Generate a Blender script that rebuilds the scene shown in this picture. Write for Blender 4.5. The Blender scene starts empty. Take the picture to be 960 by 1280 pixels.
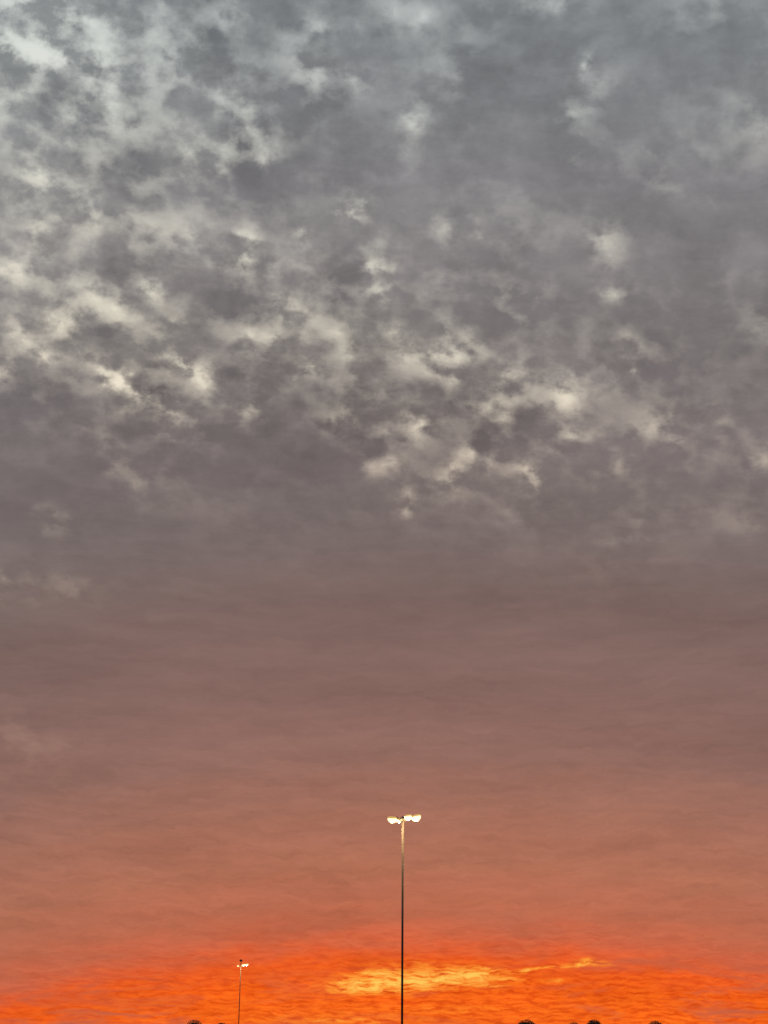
import bpy, bmesh, math, random
from mathutils import Matrix, Vector

random.seed(7)
scene = bpy.context.scene
C = scene.collection
R = math.radians

# ------------------------------------------------------------------ helpers
def lin(c):
    c = c / 255.0
    return c / 12.92 if c <= 0.04045 else ((c + 0.055) / 1.055) ** 2.4
def srgb(r, g, b):
    return (lin(r), lin(g), lin(b), 1.0)

def tag(o, label=None, cat=None, group=None, kind=None):
    if label: o['label'] = label
    if cat: o['category'] = cat
    if group: o['group'] = group
    if kind: o['kind'] = kind
    return o
def obj(name, bm, mat, parent=None, smooth=False):
    me = bpy.data.meshes.new(name)
    bm.to_mesh(me); bm.free()
    if smooth:
        for p in me.polygons: p.use_smooth = True
    me.materials.append(mat)
    o = bpy.data.objects.new(name, me)
    C.objects.link(o)
    if parent: o.parent = parent
    return o
def empty(name, loc, rz=0.0):
    o = bpy.data.objects.new(name, None)
    o.empty_display_size = 0.3
    o.location = loc; o.rotation_euler = (0, 0, rz)
    C.objects.link(o)
    return o
def tube(bm, a, b, ra, rb, n=20, cap=True):
    a, b = Vector(a), Vector(b)
    d = b - a
    m = Matrix.Translation((a + b) / 2) @ d.to_track_quat('Z', 'Y').to_matrix().to_4x4()
    bmesh.ops.create_cone(bm, cap_ends=cap, segments=n, radius1=ra, radius2=rb, depth=d.length, matrix=m)
def lathe(bm, prof, n=24, m=Matrix.Identity(4)):
    rings = []
    for r, z in prof:
        if r < 1e-6:
            rings.append([bm.verts.new(m @ Vector((0, 0, z)))])
        else:
            rings.append([bm.verts.new(m @ Vector((r * math.cos(2 * math.pi * k / n), r * math.sin(2 * math.pi * k / n), z))) for k in range(n)])
    for p, q in zip(rings, rings[1:]):
        for k in range(n):
            k2 = (k + 1) % n
            if len(p) == 1: bm.faces.new((p[0], q[k], q[k2]))
            elif len(q) == 1: bm.faces.new((p[k], q[0], p[k2]))
            else: bm.faces.new((p[k], q[k], q[k2], p[k2]))

# ------------------------------------------------------------------ camera
FPX, PITCH, ROLL, EYE = 1922.0, 19.25, 0.49, 1.62       # focal length in photo pixels, degrees, degrees, metres
cam_d = bpy.data.cameras.new('camera')
cam_d.sensor_fit = 'VERTICAL'
cam_d.sensor_height = 36.0
cam_d.lens = 36.0 * FPX / 1280.0
cam_d.clip_start = 0.1
cam_d.clip_end = 20000
cam = bpy.data.objects.new('camera', cam_d)
CAM_R = Matrix.Rotation(R(90 + PITCH), 4, 'X') @ Matrix.Rotation(R(ROLL), 4, 'Z')
cam.matrix_world = Matrix.Translation((0, 0, EYE)) @ CAM_R
C.objects.link(cam)
scene.camera = cam

def direction(px, py):
    v = CAM_R.to_3x3() @ Vector(((px - 480) / FPX, -(py - 640) / FPX, -1.0))
    return v.normalized()
def azel(px, py):                                       # compass bearing and height above the horizon, degrees
    d = direction(px, py)
    return math.degrees(math.atan2(d.x, d.y)), math.degrees(math.asin(d.z))
def at(px, py, dist):                                   # the point seen there, dist metres away along the ground
    d = direction(px, py)
    k = dist / math.hypot(d.x, d.y)
    return Vector((d.x * k, d.y * k, EYE + d.z * k))

# ------------------------------------------------------------------ the sky
SUN_AZ, SUN_EL = 0.5, 1.2
world = bpy.data.worlds.new('World')
scene.world = world
world.use_nodes = True
nt = world.node_tree
nt.nodes.clear()
world.cycles.sampling_method = 'MANUAL'
world.cycles.sample_map_resolution = 256

def put(sock, v):
    if hasattr(v, 'is_output'): nt.links.new(v, sock)
    elif isinstance(v, (tuple, list)) and len(v) == 3 and sock.type == 'RGBA': sock.default_value = (*v, 1)
    else: sock.default_value = v
def M(op, a, b=0.0, c=0.0, clamp=False):
    n = nt.nodes.new('ShaderNodeMath'); n.operation = op; n.use_clamp = clamp
    put(n.inputs[0], a); put(n.inputs[1], b); put(n.inputs[2], c)
    return n.outputs[0]
def add(a, b): return M('ADD', a, b)
def sub(a, b): return M('SUBTRACT', a, b)
def mul(a, b): return M('MULTIPLY', a, b)
def mad(a, b, c): return M('MULTIPLY_ADD', a, b, c)
def xyz(x, y, z=0.0):
    n = nt.nodes.new('ShaderNodeCombineXYZ')
    put(n.inputs[0], x); put(n.inputs[1], y); put(n.inputs[2], z)
    return n.outputs[0]
def V(op, a, b):
    n = nt.nodes.new('ShaderNodeVectorMath'); n.operation = op
    put(n.inputs[0], a); put(n.inputs[1], b)
    return n.outputs[0]
def noise(vec, scale, detail=4, rough=0.55, dist=0.0, color=False, lac=2.0, kind='FBM'):
    n = nt.nodes.new('ShaderNodeTexNoise'); n.noise_dimensions = '3D'
    n.noise_type = kind
    put(n.inputs['Vector'], vec); n.inputs['Scale'].default_value = scale
    n.inputs['Detail'].default_value = detail; n.inputs['Roughness'].default_value = rough
    n.inputs['Distortion'].default_value = dist; n.inputs['Lacunarity'].default_value = lac
    return n.outputs[1 if color else 0]
def step(v, a, b, lo=0.0, hi=1.0, smooth=True):
    n = nt.nodes.new('ShaderNodeMapRange'); n.interpolation_type = 'SMOOTHSTEP' if smooth else 'LINEAR'; n.clamp = True
    put(n.inputs[0], v); put(n.inputs[1], a); put(n.inputs[2], b); put(n.inputs[3], lo); put(n.inputs[4], hi)
    return n.outputs[0]
def ramp(v, lo, hi, stops):
    f = step(v, lo, hi, smooth=False)
    n = nt.nodes.new('ShaderNodeValToRGB'); put(n.inputs[0], f)
    cr = n.color_ramp; cr.interpolation = 'LINEAR'
    stops = sorted(stops)
    for i, (p, c) in enumerate(stops):
        p = (p - lo) / (hi - lo)
        if i < 2: e = cr.elements[i]; e.position = p
        else: e = cr.elements.new(p)
        e.color = c
    return n.outputs[0]
def mix(f, a, b, mode='MIX'):
    n = nt.nodes.new('ShaderNodeMix'); n.data_type = 'RGBA'; n.blend_type = mode; n.clamp_factor = True
    put(n.inputs[0], f); put(n.inputs[6], a); put(n.inputs[7], b)
    return n.outputs[2]
def dot(vec, v):
    n = nt.nodes.new('ShaderNodeVectorMath'); n.operation = 'DOT_PRODUCT'
    put(n.inputs[0], vec); put(n.inputs[1], v)
    return n.outputs['Value']
def blobs(vec, lst):                                    # a sum of soft elongated patches fixed in the sky
    acc = 0.0
    for (px, py, rx, ry, rot, amp) in lst:
        a, e = azel(px, py)
        g = nt.nodes.new('ShaderNodeTexGradient'); g.gradient_type = 'QUADRATIC_SPHERE'
        nt.links.new(vec, g.inputs[0])
        tm = g.texture_mapping; tm.vector_type = 'TEXTURE'
        tm.translation = (a, e, 0); tm.rotation = (0, 0, -R(rot)); tm.scale = (rx * 1.08 / DEG, ry * 1.08 / DEG, 1)
        acc = mad(g.outputs['Fac'], amp, acc)
    return acc
DEG = FPX * math.tan(R(1))                              # photo pixels in one degree

tc = nt.nodes.new('ShaderNodeTexCoord')
sep = nt.nodes.new('ShaderNodeSeparateXYZ')
nt.links.new(tc.outputs['Generated'], sep.inputs[0])
dx, dy, dz = sep.outputs
az = mul(M('ARCTAN2', dx, dy), 180 / math.pi)
el = mul(M('ARCSINE', dz), 180 / math.pi)
U0 = xyz(az, el)
# the cloud deck as seen from below: one plane overhead, so that its clumps crowd together lower down
hz = M('MAXIMUM', add(dz, 0.55), 0.05)
P = xyz(M('DIVIDE', dx, hz), M('DIVIDE', dy, hz), 1.7)

# warp of the bearings, large billows and small curls
w1 = V('SUBTRACT', noise(U0, 0.30, 2, 0.5, color=True), (0.5, 0.5, 0.5))
w2 = V('SUBTRACT', noise(P, 62.0, 4, 0.60, color=True), (0.5, 0.5, 0.5))
U = V('ADD', U0, V('ADD', V('MULTIPLY', w1, (0.8, 0.6, 0)), V('MULTIPLY', w2, (1.2, 1.1, 0))))
PW = V('ADD', P, V('MULTIPLY', w2, (0.024, 0.024, 0.0)))
def dot(vec, v):
    n = nt.nodes.new('ShaderNodeVectorMath'); n.operation = 'DOT_PRODUCT'
    put(n.inputs[0], vec); put(n.inputs[1], v)
    return n.outputs['Value']
ca, sa = math.cos(R(34)), math.sin(R(34))              # the puffs lie in slanting ranks
PW = xyz(dot(PW, (ca * 0.80, sa * 0.80, 0)), dot(PW, (-sa * 1.08, ca * 1.08, 0)), 0.0)

BRIGHT = [  # photo px, py, radius x, radius y, rotation, strength: thin places in the deck where daylight comes through
    (10, 10, 230, 120, 10, 1.3), (100, 30, 220, 70, 5, .4), (90, 75, 180, 46, 6, .8), (10, 100, 90, 70, 0, .4),
    (216, 80, 34, 30, 0, .75), (238, 80, 40, 95, 10, .5), (205, 30, 60, 90, -20, .35),
    (290, 12, 60, 45, 0, .55), (110, 130, 80, 48, -15, .9), (160, 152, 75, 36, 25, .45),
    (35, 150, 60, 150, -25, .55), (45, 215, 45, 45, 0, .55), (85, 250, 70, 34, 35, .6), (118, 268, 40, 30, 30, .4),
    (52, 302, 34, 54, -20, .8), (255, 222, 62, 40, 15, .65), (245, 195, 70, 50, 20, .4),
    (292, 138, 90, 90, 0, .5), (310, 165, 60, 60, 30, .35), (335, 205, 36, 48, -15, .5),
    (396, 78, 46, 110, 15, .5), (380, 55, 90, 60, -20, .3), (438, 92, 46, 30, 10, .45), (425, 40, 80, 50, 0, .3),
    (440, 266, 34, 44, 35, .75), (462, 250, 40, 22, -35, .5), (378, 293, 24, 24, 0, .75), (306, 316, 30, 42, 15, .7),
    (235, 300, 90, 40, 20, .3), (180, 290, 70, 40, 30, .3),
    (492, 16, 50, 40, 0, .4), (526, 20, 30, 34, -20, .5), (700, 2, 80, 34, 0, .4), (640, 10, 60, 30, 0, .25),
    (518, 145, 34, 56, 10, .5), (565, 100, 80, 100, 20, .2), (545, 135, 60, 60, 0, .12),
    (727, 82, 20, 26, 0, .8), (745, 112, 60, 46, 20, .32), (715, 138, 44, 40, 0, .45), (718, 198, 34, 26, 0, .45),
    (825, 214, 36, 46, -10, .42), (850, 208, 70, 50, 0, .16), (556, 294, 34, 28, 0, .5), (602, 300, 50, 26, 10, .5),
    (752, 302, 44, 60, 0, .42), (950, 140, 60, 70, 0, .35), (920, 4, 60, 40, 0, .35), (960, 60, 60, 60, 0, .2),
    (15, 338, 44, 34, 15, .75), (62, 320, 50, 30, 0, .45), (55, 440, 38, 26, 30, .65), (26, 418, 34, 44, -10, .55),
    (72, 398, 38, 40, 20, .7), (92, 405, 26, 40, 0, .4), (5, 460, 44, 34, 0, .55),
    (186, 362, 34, 22, 25, .85), (143, 384, 50, 34, 10, .5), (118, 362, 60, 36, 0, .35),
    (360, 384, 56, 46, 25, .75), (300, 326, 36, 34, -20, .6), (340, 350, 60, 40, 20, .3),
    (465, 342, 48, 46, -25, .8), (480, 372, 26, 26, 0, .4),
    (128, 462, 84, 22, 33, .9), (158, 482, 46, 20, 33, 1.5), (228, 453, 60, 20, 30, 1.5), (214, 425, 40, 54, -10, .4),
    (256, 478, 34, 50, -25, .6), (205, 518, 90, 38, 12, .55), (180, 500, 60, 30, 20, .3),
    (380, 456, 54, 22, 25, .65), (345, 428, 60, 34, 15, .4), (312, 425, 40, 34, 0, .4), (420, 420, 50, 24, 15, .35),
    (450, 438, 36, 28, -30, .7), (458, 492, 60, 34, 0, .45), (310, 508, 44, 40, 0, .5), (430, 525, 60, 40, 0, .28),
    (552, 444, 80, 40, 0, .62), (570, 470, 34, 34, 20, .45), (545, 430, 110, 60, 0, .2), (484, 360, 22, 34, 0, .6),
    (500, 408, 30, 60, 0, .4), (625, 470, 40, 28, 0, .6), (594, 508, 50, 20, 5, .6), (626, 525, 26, 80, 5, .45),
    (640, 490, 80, 60, 0, .18), (526, 532, 38, 46, -25, .7), (480, 540, 60, 30, 0, .3),
    (566, 598, 42, 26, -30, .75), (582, 568, 30, 24, 30, .5), (612, 566, 16, 50, 0, .5), (502, 622, 28, 34, 0, .6),
    (484, 580, 50, 30, 0, .45), (540, 620, 100, 30, 0, .2), (668, 603, 16, 16, 0, 1.3), (656, 590, 44, 34, 25, .55),
    (660, 640, 90, 30, 0, .18), (710, 494, 36, 44, 10, .65), (715, 545, 56, 34, 0, .42), (705, 480, 80, 50, 0, .2),
    (785, 446, 50, 46, 0, .5), (793, 456, 12, 12, 0, .9), (766, 368, 44, 30, 0, .4), (845, 556, 18, 18, 0, .55),
    (826, 532, 60, 40, 0, .4), (900, 532, 60, 30, 0, .28), (955, 580, 50, 50, 0, .3), (780, 580, 60, 50, 0, .25),
    (648, 372, 90, 60, 0, .3), (830, 640, 110, 30, 0, .2), (780, 690, 50, 36, 0, .2), (930, 650, 70, 40, 0, .15),
    (955, 400, 50, 60, 0, .2), (880, 350, 80, 60, 0, .1), (5, 736, 50, 34, 0, .4), (60, 735, 120, 30, 0, .18), (30, 930, 120, 60, 0, .15),
    (60, 645, 80, 30, 20, .2), (150, 580, 100, 30, 35, .15), (170, 610, 70, 50, 10, .12),
]
DARK = [
    (120, 180, 120, 90, 20, .8), (60, 130, 60, 50, 0, .5), (190, 225, 120, 60, 20, .5), (305, 205, 80, 90, 0, .8), (360, 105, 100, 50, 20, .6),
    (270, 60, 60, 110, -20, .5), (420, 150, 130, 110, 0, .7), (620, 90, 160, 130, 0, .7), (640, 190, 190, 110, 0, .5), (890, 50, 130, 70, 0, .7),
    (320, 240, 80, 60, 0, .6), (145, 330, 100, 60, 20, .4), (130, 410, 90, 50, 15, .6), (200, 485, 60, 40, 0, .7), (290, 380, 80, 60, 0, .6),
    (305, 455, 70, 36, 0, .5), (420, 365, 70, 60, 0, .5), (620, 370, 150, 90, 0, .5), (650, 520, 50, 60, 0, .6), (600, 550, 40, 40, 0, .5),
    (870, 300, 160, 120, 0, .5), (30, 500, 130, 60, 0, .5), (330, 560, 260, 60, 0, .45), (560, 500, 40, 40, 0, .5), (440, 325, 60, 40, 0, .5),
    (120, 95, 50, 14, 5, .4), (850, 450, 150, 80, 0, .4), (620, 60, 120, 60, 0, .4), (750, 200, 120, 120, 0, .3),
]
VEIL = [  # broad thin stretches of the deck, pale grey
    (50, 50, 420, 240, 10, 1.45), (60, 260, 300, 330, -10, 1.05), (250, 130, 260, 260, 0, .5), (420, 80, 240, 200, 0, .35), (560, 90, 220, 220, 0, .22),
    (330, 350, 330, 180, 20, .6), (90, 400, 260, 170, 25, .8), (200, 470, 220, 110, 25, .5), (440, 450, 330, 150, 10, .45), (600, 480, 300, 160, 10, .4),
    (720, 500, 280, 150, 5, .28), (800, 210, 230, 160, 0, .18), (720, 120, 180, 180, 0, .15), (600, 300, 300, 100, 0, .2), (560, 600, 330, 90, 0, .3),
    (860, 560, 300, 120, 0, .2), (820, 440, 240, 140, 0, .2), (940, 120, 160, 200, 0, .25), (640, 10, 300, 60, 0, .35), (880, 10, 200, 60, 0, .3),
    (460, 330, 160, 120, 0, .3), (220, 600, 260, 80, 25, .15), (760, 680, 300, 70, 0, .16), (60, 730, 220, 70, 0, .18), (20, 930, 260, 130, 0, .22),
]
bright = blobs(U, BRIGHT)
veil = blobs(U, VEIL)
dark = blobs(U, DARK)
fb = noise(P, 40.0, 7, 0.55)                           # torn, feathery edges
fine = noise(P, 80.0, 6, 0.60)                         # grain of the cloud itself
big = noise(P, 4.3, 4, 0.55, 0.4)
# natural broken cover above about 14 degrees, so that the deck carries on beyond the photograph
mask = step(add(el, mul(sub(big, 0.5), 8)), 18, 27)
wild = mul(mul(step(big, 0.48, 0.80), step(fb, 0.38, 0.70)), mask)
def voronoi(vec, scale, soft=0.5):
    n = nt.nodes.new('ShaderNodeTexVoronoi'); n.voronoi_dimensions = '2D'; n.feature = 'SMOOTH_F1'
    put(n.inputs['Vector'], vec); n.inputs['Scale'].default_value = scale
    n.inputs['Smoothness'].default_value = soft; n.inputs['Randomness'].default_value = 1.0
    return n.outputs['Distance']
# dark puffs crowd together and daylight shows in the cracks between them
puff = mad(voronoi(PW, 25.0), 0.55, mul(voronoi(V('ADD', PW, (3.3, 1.7, 0)), 58.0), 0.45))
crack = step(add(puff, mul(sub(fb, 0.5), 0.80)), 0.24, 0.78)
tear = add(mul(M('POWER', crack, 1.6), 1.75), mul(sub(fine, 0.5), 1.1))
bright = M('MINIMUM', bright, 1.25)
core = mad(M('POWER', bright, 2.0), 0.85, mul(bright, 0.75))
thin = mul(core, M('MAXIMUM', add(tear, 0.10), 0.03))
thin = add(thin, mul(veil, mad(M('POWER', crack, 1.2), 0.44, mad(sub(fine, 0.5), 0.26, 0.09))))
thin = add(thin, mul(mul(wild, crack), 0.24))
thin = M('MAXIMUM', sub(thin, mul(dark, 0.14)), 0.0)
thin = M('SUBTRACT', 1.0, M('EXPONENT', mul(thin, -1.0)))     # soft shoulder

# colours of the deck: slate overhead, mauve lower, ember orange over the set sun
def E(y): return PITCH - math.degrees(math.atan((y - 640) / FPX))
US = V('ADD', U0, V('MULTIPLY', w2, (2.0, 0.55, 0)))
US = V('ADD', US, V('MULTIPLY', w1, (1.0, 0.7, 0)))
streak = noise(V('MULTIPLY', US, (0.30, 1.9, 1.0)), 1.0, 8, 0.66, 0.3)
thread = noise(V('MULTIPLY', US, (1.1, 5.5, 1.0)), 1.0, 7, 0.70)
off = sub(az, 1.0)
bow = mul(M('POWER', M('ABSOLUTE', mul(off, 1 / 14.5)), 2.0), step(off, -3, 3, 1.95, 1.0))
wave = mul(sub(noise(xyz(mul(az, 0.35), mul(el, 1.6), 9.0), 1.0, 5, 0.55, 0.3), 0.5), 1.2)
elg = add(add(el, bow), mul(wave, step(el, 0, 14, 1.0, 0.9)))
base = ramp(elg, -6, 90, [
    (-6, srgb(120, 60, 30)), (0.0, srgb(250, 106, 34)), (E(1272), srgb(252, 107, 28)), (E(1225), srgb(247, 98, 24)), (E(1198), srgb(240, 94, 36)),
    (E(1186), srgb(227, 98, 55)), (E(1168), srgb(205, 103, 72)), (E(1136), srgb(187, 107, 81)), (E(1075), srgb(178, 113, 90)), (E(1010), srgb(164, 111, 94)),
    (E(940), srgb(146, 107, 97)), (E(860), srgb(135, 104, 98)), (E(760), srgb(128, 104, 99)), (E(660), srgb(121, 108, 106)),
    (E(540), srgb(121, 111, 111)), (E(400), srgb(129, 123, 123)), (E(250), srgb(135, 132, 134)), (E(100), srgb(132, 134, 137)),
    (E(0), srgb(133, 137, 140)), (60, srgb(128, 134, 141)), (90, srgb(124, 132, 142))])
glow = ramp(el, -6, 90, [
    (-6, srgb(255, 160, 60)), (E(1150), srgb(235, 150, 100)), (E(950), srgb(190, 150, 130)), (E(740), srgb(190, 172, 155)), (E(600), srgb(236, 220, 198)), (E(420), srgb(252, 244, 222)),
    (E(250), srgb(238, 236, 220)), (E(120), srgb(226, 230, 222)), (E(0), srgb(216, 222, 219)), (60, srgb(205, 212, 215)), (90, srgb(200, 210, 220))])
# thicker and thinner body of the deck: slow mottling overhead, long fibres lower down
mott = mad(sub(big, 0.5), 0.75, mul(sub(fine, 0.5), 0.22))
mott = mad(sub(noise(U, 0.45, 5, 0.6), 0.5), 0.55, mott)
mott = add(mott, mul(sub(crack, 0.45), 0.15))
mott = mul(mott, step(el, 12, 25))
fib = add(mul(sub(streak, 0.5), step(el, 4, 22, 0.52, 0.26)), mul(sub(thread, 0.5), step(el, 3, 17, 0.40, 0.13)))
layers = noise(V('ADD', V('MULTIPLY', U0, (0.09, 0.42, 1.0)), (4.0, 2.0, 6.0)), 1.0, 4, 0.55, 0.3)
fib = mad(sub(layers, 0.5), step(el, 16, 23, 0.42, 0.0), fib)
shade = add(add(0.99, add(mott, fib)), mul(dark, -0.20))
shade = M('MAXIMUM', shade, 0.5)
deck = mix(1.0, base, xyz(shade, shade, shade), 'MULTIPLY')
deck = mix(M('MINIMUM', thin, 0.97), deck, glow)

# ripples of ember light low over the horizon
rw = V('SUBTRACT', noise(U0, 1.5, 3, 0.5, color=True), (0.5, 0.5, 0.5))
UR = V('ADD', U0, V('MULTIPLY', rw, (0.7, 0.28, 0)))
seprw = nt.nodes.new('ShaderNodeSeparateXYZ'); nt.links.new(UR, seprw.inputs[0])
rip = noise(xyz(mul(seprw.outputs[0], 1.6), mul(seprw.outputs[1], 8.6), 2.0), 1.0, 5, 0.60, 0.1)
big2 = noise(xyz(mul(az, 0.12), mul(el, 0.7), 7.7), 1.0, 3, 0.5)
rmask = step(elg, 1.6, 5.2, 1.0, 0.0)
emb = ramp(rip, 0.2, 0.8, [(0.2, (0.52, 0.30, 0.25, 1)), (0.42, (0.84, 0.66, 0.70, 1)), (0.52, (1.0, 1.0, 1.0, 1)), (0.66, (1.08, 1.28, 1.25, 1)), (0.8, (1.1, 1.5, 1.4, 1))])
deck = mix(mul(rmask, step(big2, 0.3, 0.65, 0.75, 1.0)), deck, mix(1.0, deck, emb, 'MULTIPLY'))
# dull cloud bars crossing the ember band
bars = noise(xyz(mul(az, 0.22), mul(el, 1.5), 5.5), 1.0, 5, 0.6, 0.8)
side = step(M('ABSOLUTE', sub(az, 0.5)), 2.5, 11.0, 0.25, 1.0)
deck = mix(mul(mul(step(bars, 0.48, 0.68), side), step(elg, 2.0, 6.0, 1.0, 0.0)), deck, srgb(196, 98, 70))
# gold breaks in the cloud where the sun went down
UG = V('ADD', U0, V('MULTIPLY', rw, (1.3, 0.20, 0)))
GOLD = [(515, 1226, 150, 22, -3, 1.1), (590, 1219, 60, 14, -6, .8), (455, 1233, 80, 16, 0, .7), (658, 1213, 30, 6, -10, .75), (682, 1209, 20, 5, -6, .6), (718, 1205, 30, 7, -4, .85), (744, 1203, 28, 6, 6, .9),
        (638, 1225, 40, 6, 0, .5), (696, 1226, 30, 5, -4, .5), (610, 1232, 40, 6, 4, .5), (480, 1216, 90, 7, 0, .5), (420, 1276, 200, 16, 0, .35), (560, 1262, 230, 12, 0, .25), (520, 1205, 160, 12, 0, .25)]
gold = blobs(UG, GOLD)
gold = mul(gold, mad(rip, 5.0, -1.55))
deck = mix(step(gold, 0.02, 0.55, 0.0, 0.85), deck, srgb(255, 138, 40))
deck = mix(step(gold, 0.15, 1.35, 0.0, 0.97), deck, srgb(255, 204, 92))

sky = nt.nodes.new('ShaderNodeTexSky')
sky.sky_type = 'NISHITA'; sky.sun_disc = False
sky.sun_elevation = R(SUN_EL); sky.sun_rotation = R(SUN_AZ)
sky.air_density = 1.5; sky.dust_density = 2.0
bg_clear = nt.nodes.new('ShaderNodeBackground'); bg_clear.inputs[1].default_value = 0.05
nt.links.new(sky.outputs[0], bg_clear.inputs[0])
bg_deck = nt.nodes.new('ShaderNodeBackground'); nt.links.new(deck, bg_deck.inputs[0])
ms = nt.nodes.new('ShaderNodeMixShader')
put(ms.inputs[0], 0.96)                                 # a nearly closed deck: a little clear twilight sky behind it
nt.links.new(bg_clear.outputs[0], ms.inputs[1]); nt.links.new(bg_deck.outputs[0], ms.inputs[2])
wo = nt.nodes.new('ShaderNodeOutputWorld'); nt.links.new(ms.outputs[0], wo.inputs[0])

sun_d = bpy.data.lights.new('sun', 'SUN')
sun_d.energy = 0.5; sun_d.angle = R(10); sun_d.color = (1.0, 0.45, 0.16)
sun = bpy.data.objects.new('sun', sun_d)
C.objects.link(sun)
sd = Vector((math.sin(R(SUN_AZ)) * math.cos(R(SUN_EL)), math.cos(R(SUN_AZ)) * math.cos(R(SUN_EL)), math.sin(R(SUN_EL))))
sun.rotation_euler = sd.to_track_quat('Z', 'Y').to_euler()
sun.location = sd * 300

# ------------------------------------------------------------------ materials
def material(name, col, rough=0.6, metal=0.0, var=0.25, scale=6.0):
    m = bpy.data.materials.new(name); m.use_nodes = True
    t = m.node_tree; b = t.nodes['Principled BSDF']
    b.inputs['Roughness'].default_value = rough; b.inputs['Metallic'].default_value = metal
    c = t.nodes.new('ShaderNodeTexCoord'); n = t.nodes.new('ShaderNodeTexNoise'); r = t.nodes.new('ShaderNodeValToRGB')
    n.inputs['Scale'].default_value = scale; n.inputs['Detail'].default_value = 6
    t.links.new(c.outputs['Object'], n.inputs['Vector']); t.links.new(n.outputs[0], r.inputs[0])
    r.color_ramp.elements[0].position = 0.3; r.color_ramp.elements[1].position = 0.7
    r.color_ramp.elements[0].color = (*[x * (1 - var) for x in col], 1)
    r.color_ramp.elements[1].color = (*[min(1, x * (1 + var)) for x in col], 1)
    t.links.new(r.outputs[0], b.inputs['Base Color'])
    return m
def glow_mat(name, col, strength):
    m = bpy.data.materials.new(name); m.use_nodes = True
    t = m.node_tree; b = t.nodes['Principled BSDF']
    b.inputs['Base Color'].default_value = (0.02, 0.018, 0.012, 1)
    b.inputs['Emission Color'].default_value = (*col, 1); b.inputs['Emission Strength'].default_value = strength
    return m
steel = material('pole_steel', (0.055, 0.046, 0.038), 0.85, 0.0, 0.2, 3.0)
housing = material('dark_housing', (0.05, 0.045, 0.04), 0.5, 0.0, 0.2, 8.0)
lens_mat = glow_mat('lamp_light', (1.0, 0.80, 0.42), 2.0)
lens_mat.cycles.emission_sampling = 'NONE'
halo_mat = glow_mat('hood_halo_glow', (0.85, 0.50, 0.14), 0.75); halo_mat.cycles.emission_sampling = 'NONE'  # weak amber emission on the hoods imitates the lamps' halo
concrete = material('concrete', (0.36, 0.35, 0.33), 0.9, 0, 0.2, 5.0)
asphalt = material('asphalt', (0.05, 0.05, 0.052), 0.9, 0, 0.3, 1.5)
earth = material('dry_grass', (0.09, 0.085, 0.05), 0.95, 0, 0.35, 0.2)
bark = material('bark', (0.10, 0.07, 0.05), 0.9, 0, 0.3, 12.0)
leaf = material('leaf', (0.085, 0.06, 0.035), 0.75, 0, 0.45, 1.3)

# ------------------------------------------------------------------ ground
bm = bmesh.new(); bmesh.ops.create_circle(bm, cap_ends=True, segments=96, radius=9000)
tag(obj('ground', bm, earth), kind='structure')
bm = bmesh.new()
vs = [bm.verts.new((x, y, 0.004)) for x, y in ((-160, -40), (160, -40), (160, 165), (-160, 165))]; bm.faces.new(vs)
tag(obj('parking_lot', bm, asphalt), kind='structure')

# ------------------------------------------------------------------ lamp posts
LAMP_W = 185.0
def head(root, x, y, z, tilt, size, top):
    """one lamp on its arm, x and y measured from the pole; tilt raises the outer end"""
    ang = math.atan2(y, x); dist = math.hypot(x, y)
    m = Matrix.Translation((x, y, z)) @ Matrix.Rotation(ang, 4, 'Z') @ Matrix.Rotation(-tilt, 4, 'Y')
    bm = bmesh.new()
    inner = m @ Vector((-0.20 * size, 0, 0.10 * size))
    tube(bm, (0.05 * math.cos(ang), 0.05 * math.sin(ang), top), inner, 0.028, 0.024, 10)
    obj('arm', bm, steel, root, True)
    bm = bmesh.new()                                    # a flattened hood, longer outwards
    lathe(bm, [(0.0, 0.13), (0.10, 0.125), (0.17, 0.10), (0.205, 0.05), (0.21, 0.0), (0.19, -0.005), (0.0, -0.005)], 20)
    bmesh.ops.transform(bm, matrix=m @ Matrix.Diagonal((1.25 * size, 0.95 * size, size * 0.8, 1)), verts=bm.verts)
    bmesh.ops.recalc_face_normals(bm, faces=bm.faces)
    h = obj('lamp_head', bm, halo_mat, root, True)        # hood made to glow amber, imitating the halo round the lamp
    bm = bmesh.new()                                    # the glowing lens below it, made deep to stand in for bloom
    lathe(bm, [(0.192, -0.008), (0.19, -0.05), (0.17, -0.11), (0.125, -0.165), (0.06, -0.195), (0.0, -0.20)], 16)
    bmesh.ops.transform(bm, matrix=m @ Matrix.Diagonal((1.25 * size, 0.95 * size, size, 1)), verts=bm.verts)
    bmesh.ops.recalc_face_normals(bm, faces=bm.faces)
    obj('lens', bm, lens_mat, h, True)
    ld = bpy.data.lights.new('lamp_bulb', 'POINT')      # the light the lens gives off
    ld.energy = LAMP_W * size; ld.color = (1.0, 0.66, 0.30); ld.shadow_soft_size = 0.02
    lo = bpy.data.objects.new('lamp_bulb', ld); C.objects.link(lo); lo.parent = root
    lo.location = m @ Vector((0, 0, -0.26 * size))

def lamp_post(px, py, dist, heads, label, r0, r1):
    top = at(px, py, dist)
    H = top.z
    root = empty('lamp_post', (top.x, top.y, 0.0), -math.atan2(top.x, top.y))
    tag(root, label, 'lamp post', 'tall lit lamp posts at dusk')
    bm = bmesh.new(); tube(bm, (0, 0, 0.75), (0, 0, H), r0, r1, 24); obj('pole', bm, steel, root, True)
    bm = bmesh.new(); lathe(bm, [(0, 0), (0.30, 0), (0.30, 0.70), (0.27, 0.75), (0, 0.75)], 24); 
    bmesh.ops.recalc_face_normals(bm, faces=bm.faces); obj('base', bm, concrete, root)
    for (x, y, dz, tilt, size) in heads:
        head(root, x, y, H + dz, tilt, size, H - 0.06)
    return root, H

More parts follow.
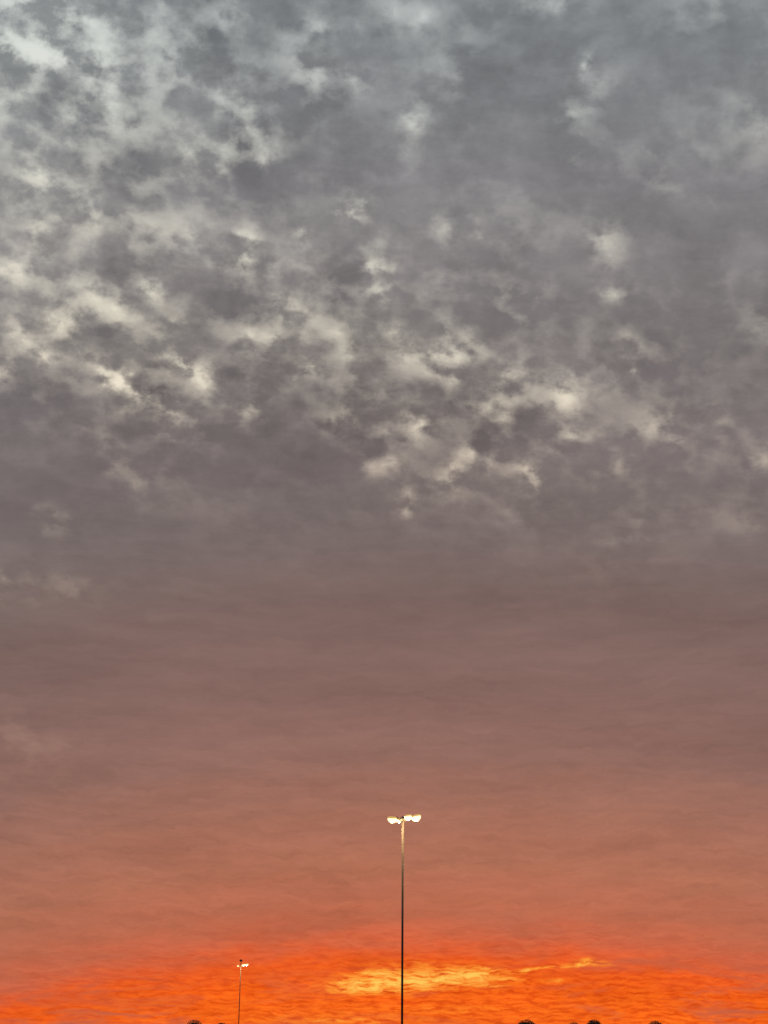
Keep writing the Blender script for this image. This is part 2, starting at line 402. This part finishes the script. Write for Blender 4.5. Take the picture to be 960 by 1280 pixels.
# y points away from the camera
post, H1 = lamp_post(503.6, 1026, 74.0, [(0.62, -0.30, 0.14, R(14), 1.0), (0.24, -0.44, 0.13, R(8), 0.86), (-0.50, 0.18, 0.12, R(6), 0.98), (-0.17, 0.50, 0.12, R(4), 0.72)],
          'large near lamp post with four glowing heads on a tall dark pole', 0.054, 0.046)
bm = bmesh.new(); tube(bm, (0, 0, H1), (0, 0, H1 + 0.20), 0.075, 0.06, 16); obj('top_cap', bm, housing, post, True)

far, H2 = lamp_post(301.0, 1208.0, 213.0, [(0.34, -0.3, 0.20, R(8), 1.05), (0.76, -0.2, 0.26, R(6), 1.0), (-0.32, 0.3, 0.12, R(28), 0.72)],
          'small distant lamp post with dark knob above its glowing heads', 0.062, 0.05)
bm = bmesh.new(); tube(bm, (0, 0, H2), (0, 0, H2 + 0.62), 0.05, 0.04, 12)
lathe(bm, [(0, 0.60), (0.14, 0.61), (0.20, 0.70), (0.19, 0.80), (0.10, 0.88), (0, 0.90)], 14, Matrix.Translation((0, 0, H2)))
bmesh.ops.recalc_face_normals(bm, faces=bm.faces); obj('top_knob', bm, housing, far, True)

# ------------------------------------------------------------------ trees whose tops just show
def tree(px, py, dist, rad, label, seed):
    rnd = random.Random(seed)
    top = at(px, py, dist)
    root = empty('tree', (top.x, top.y, 0.0))
    tag(root, label, 'tree', 'dark treetops along the bottom edge')
    zc = top.z - rad * 0.93
    bm = bmesh.new()
    tube(bm, (0, 0, 0), (0.05, 0, zc - 0.3 * rad), 0.13, 0.08, 10)
    for k in range(6):
        a = k * 1.05 + rnd.random() * 0.5
        tube(bm, (0.05, 0, zc - 0.7 * rad + 0.08 * k), (0.62 * rad * math.cos(a), 0.62 * rad * math.sin(a), zc + rnd.uniform(-0.1, 0.4) * rad), 0.05, 0.015, 6)
    obj('trunk', bm, bark, root)
    bm = bmesh.new()
    lobes = [(Vector((0, 0, 0)), 0.92), (Vector((0, 0, 0)), 0.92), (Vector((0, 0, 0.03)), 0.90)] + [(Vector((math.cos(a) * 0.32, math.sin(a) * 0.32, rnd.uniform(-0.25, 0.2))), rnd.uniform(0.55, 0.66)) for a in [j * 0.9 + rnd.random() * 0.4 for j in range(7)]]
    for k in range(11000):
        c, lr = rnd.choice(lobes)
        d = Vector((rnd.gauss(0, 1), rnd.gauss(0, 1), rnd.gauss(0, 1))).normalized() * lr * (rnd.random() ** 0.22)
        p = c + d
        p = Vector((p.x * rad, p.y * rad, zc + p.z * rad * 1.08))
        s = rnd.uniform(0.05, 0.09)
        q = Matrix.Translation(p) @ Matrix.Rotation(rnd.random() * 6.3, 4, 'Z') @ Matrix.Rotation(rnd.random() * 3.1, 4, 'X')
        f = [bm.verts.new(q @ Vector(v)) for v in ((-s, 0, 0), (0, -s * 0.5, s * 0.15), (s, 0, 0), (0, s * 0.5, s * 0.15))]
        bm.faces.new(f)
    obj('crown', bm, leaf, root)
    return root
for i, (px, py, d, r, lab) in enumerate([
        (243.5, 1275.5, 190, 1.30, 'round dark treetop left of the distant small lamp post'),
        (277, 1279.0, 205, 1.0, 'barely showing treetop close beside the distant pole foot'),
        (658, 1275.0, 190, 1.45, 'round dark treetop, nearest to the tall pole of the right-hand row'),
        (717, 1278.5, 200, 1.25, 'low flat treetop touching a taller round treetop on its right'),
        (742.5, 1275.2, 185, 1.15, 'round dark treetop with a lower treetop touching it'),
        (818.5, 1276.8, 195, 1.25, 'small dark treetop standing alone at the far right end')]):
    tree(px, py, d, r, lab, 11 + i)

# ------------------------------------------------------------------ picture settings
scene.cycles.use_denoising = False
scene.cycles.use_adaptive_sampling = True
scene.cycles.adaptive_threshold = 0.012
scene.cycles.adaptive_min_samples = 16
scene.view_settings.view_transform = 'Standard'
scene.view_settings.look = 'None'
scene.view_settings.exposure = 0.0
scene.view_settings.gamma = 1.0
scene.view_settings.use_curve_mapping = False
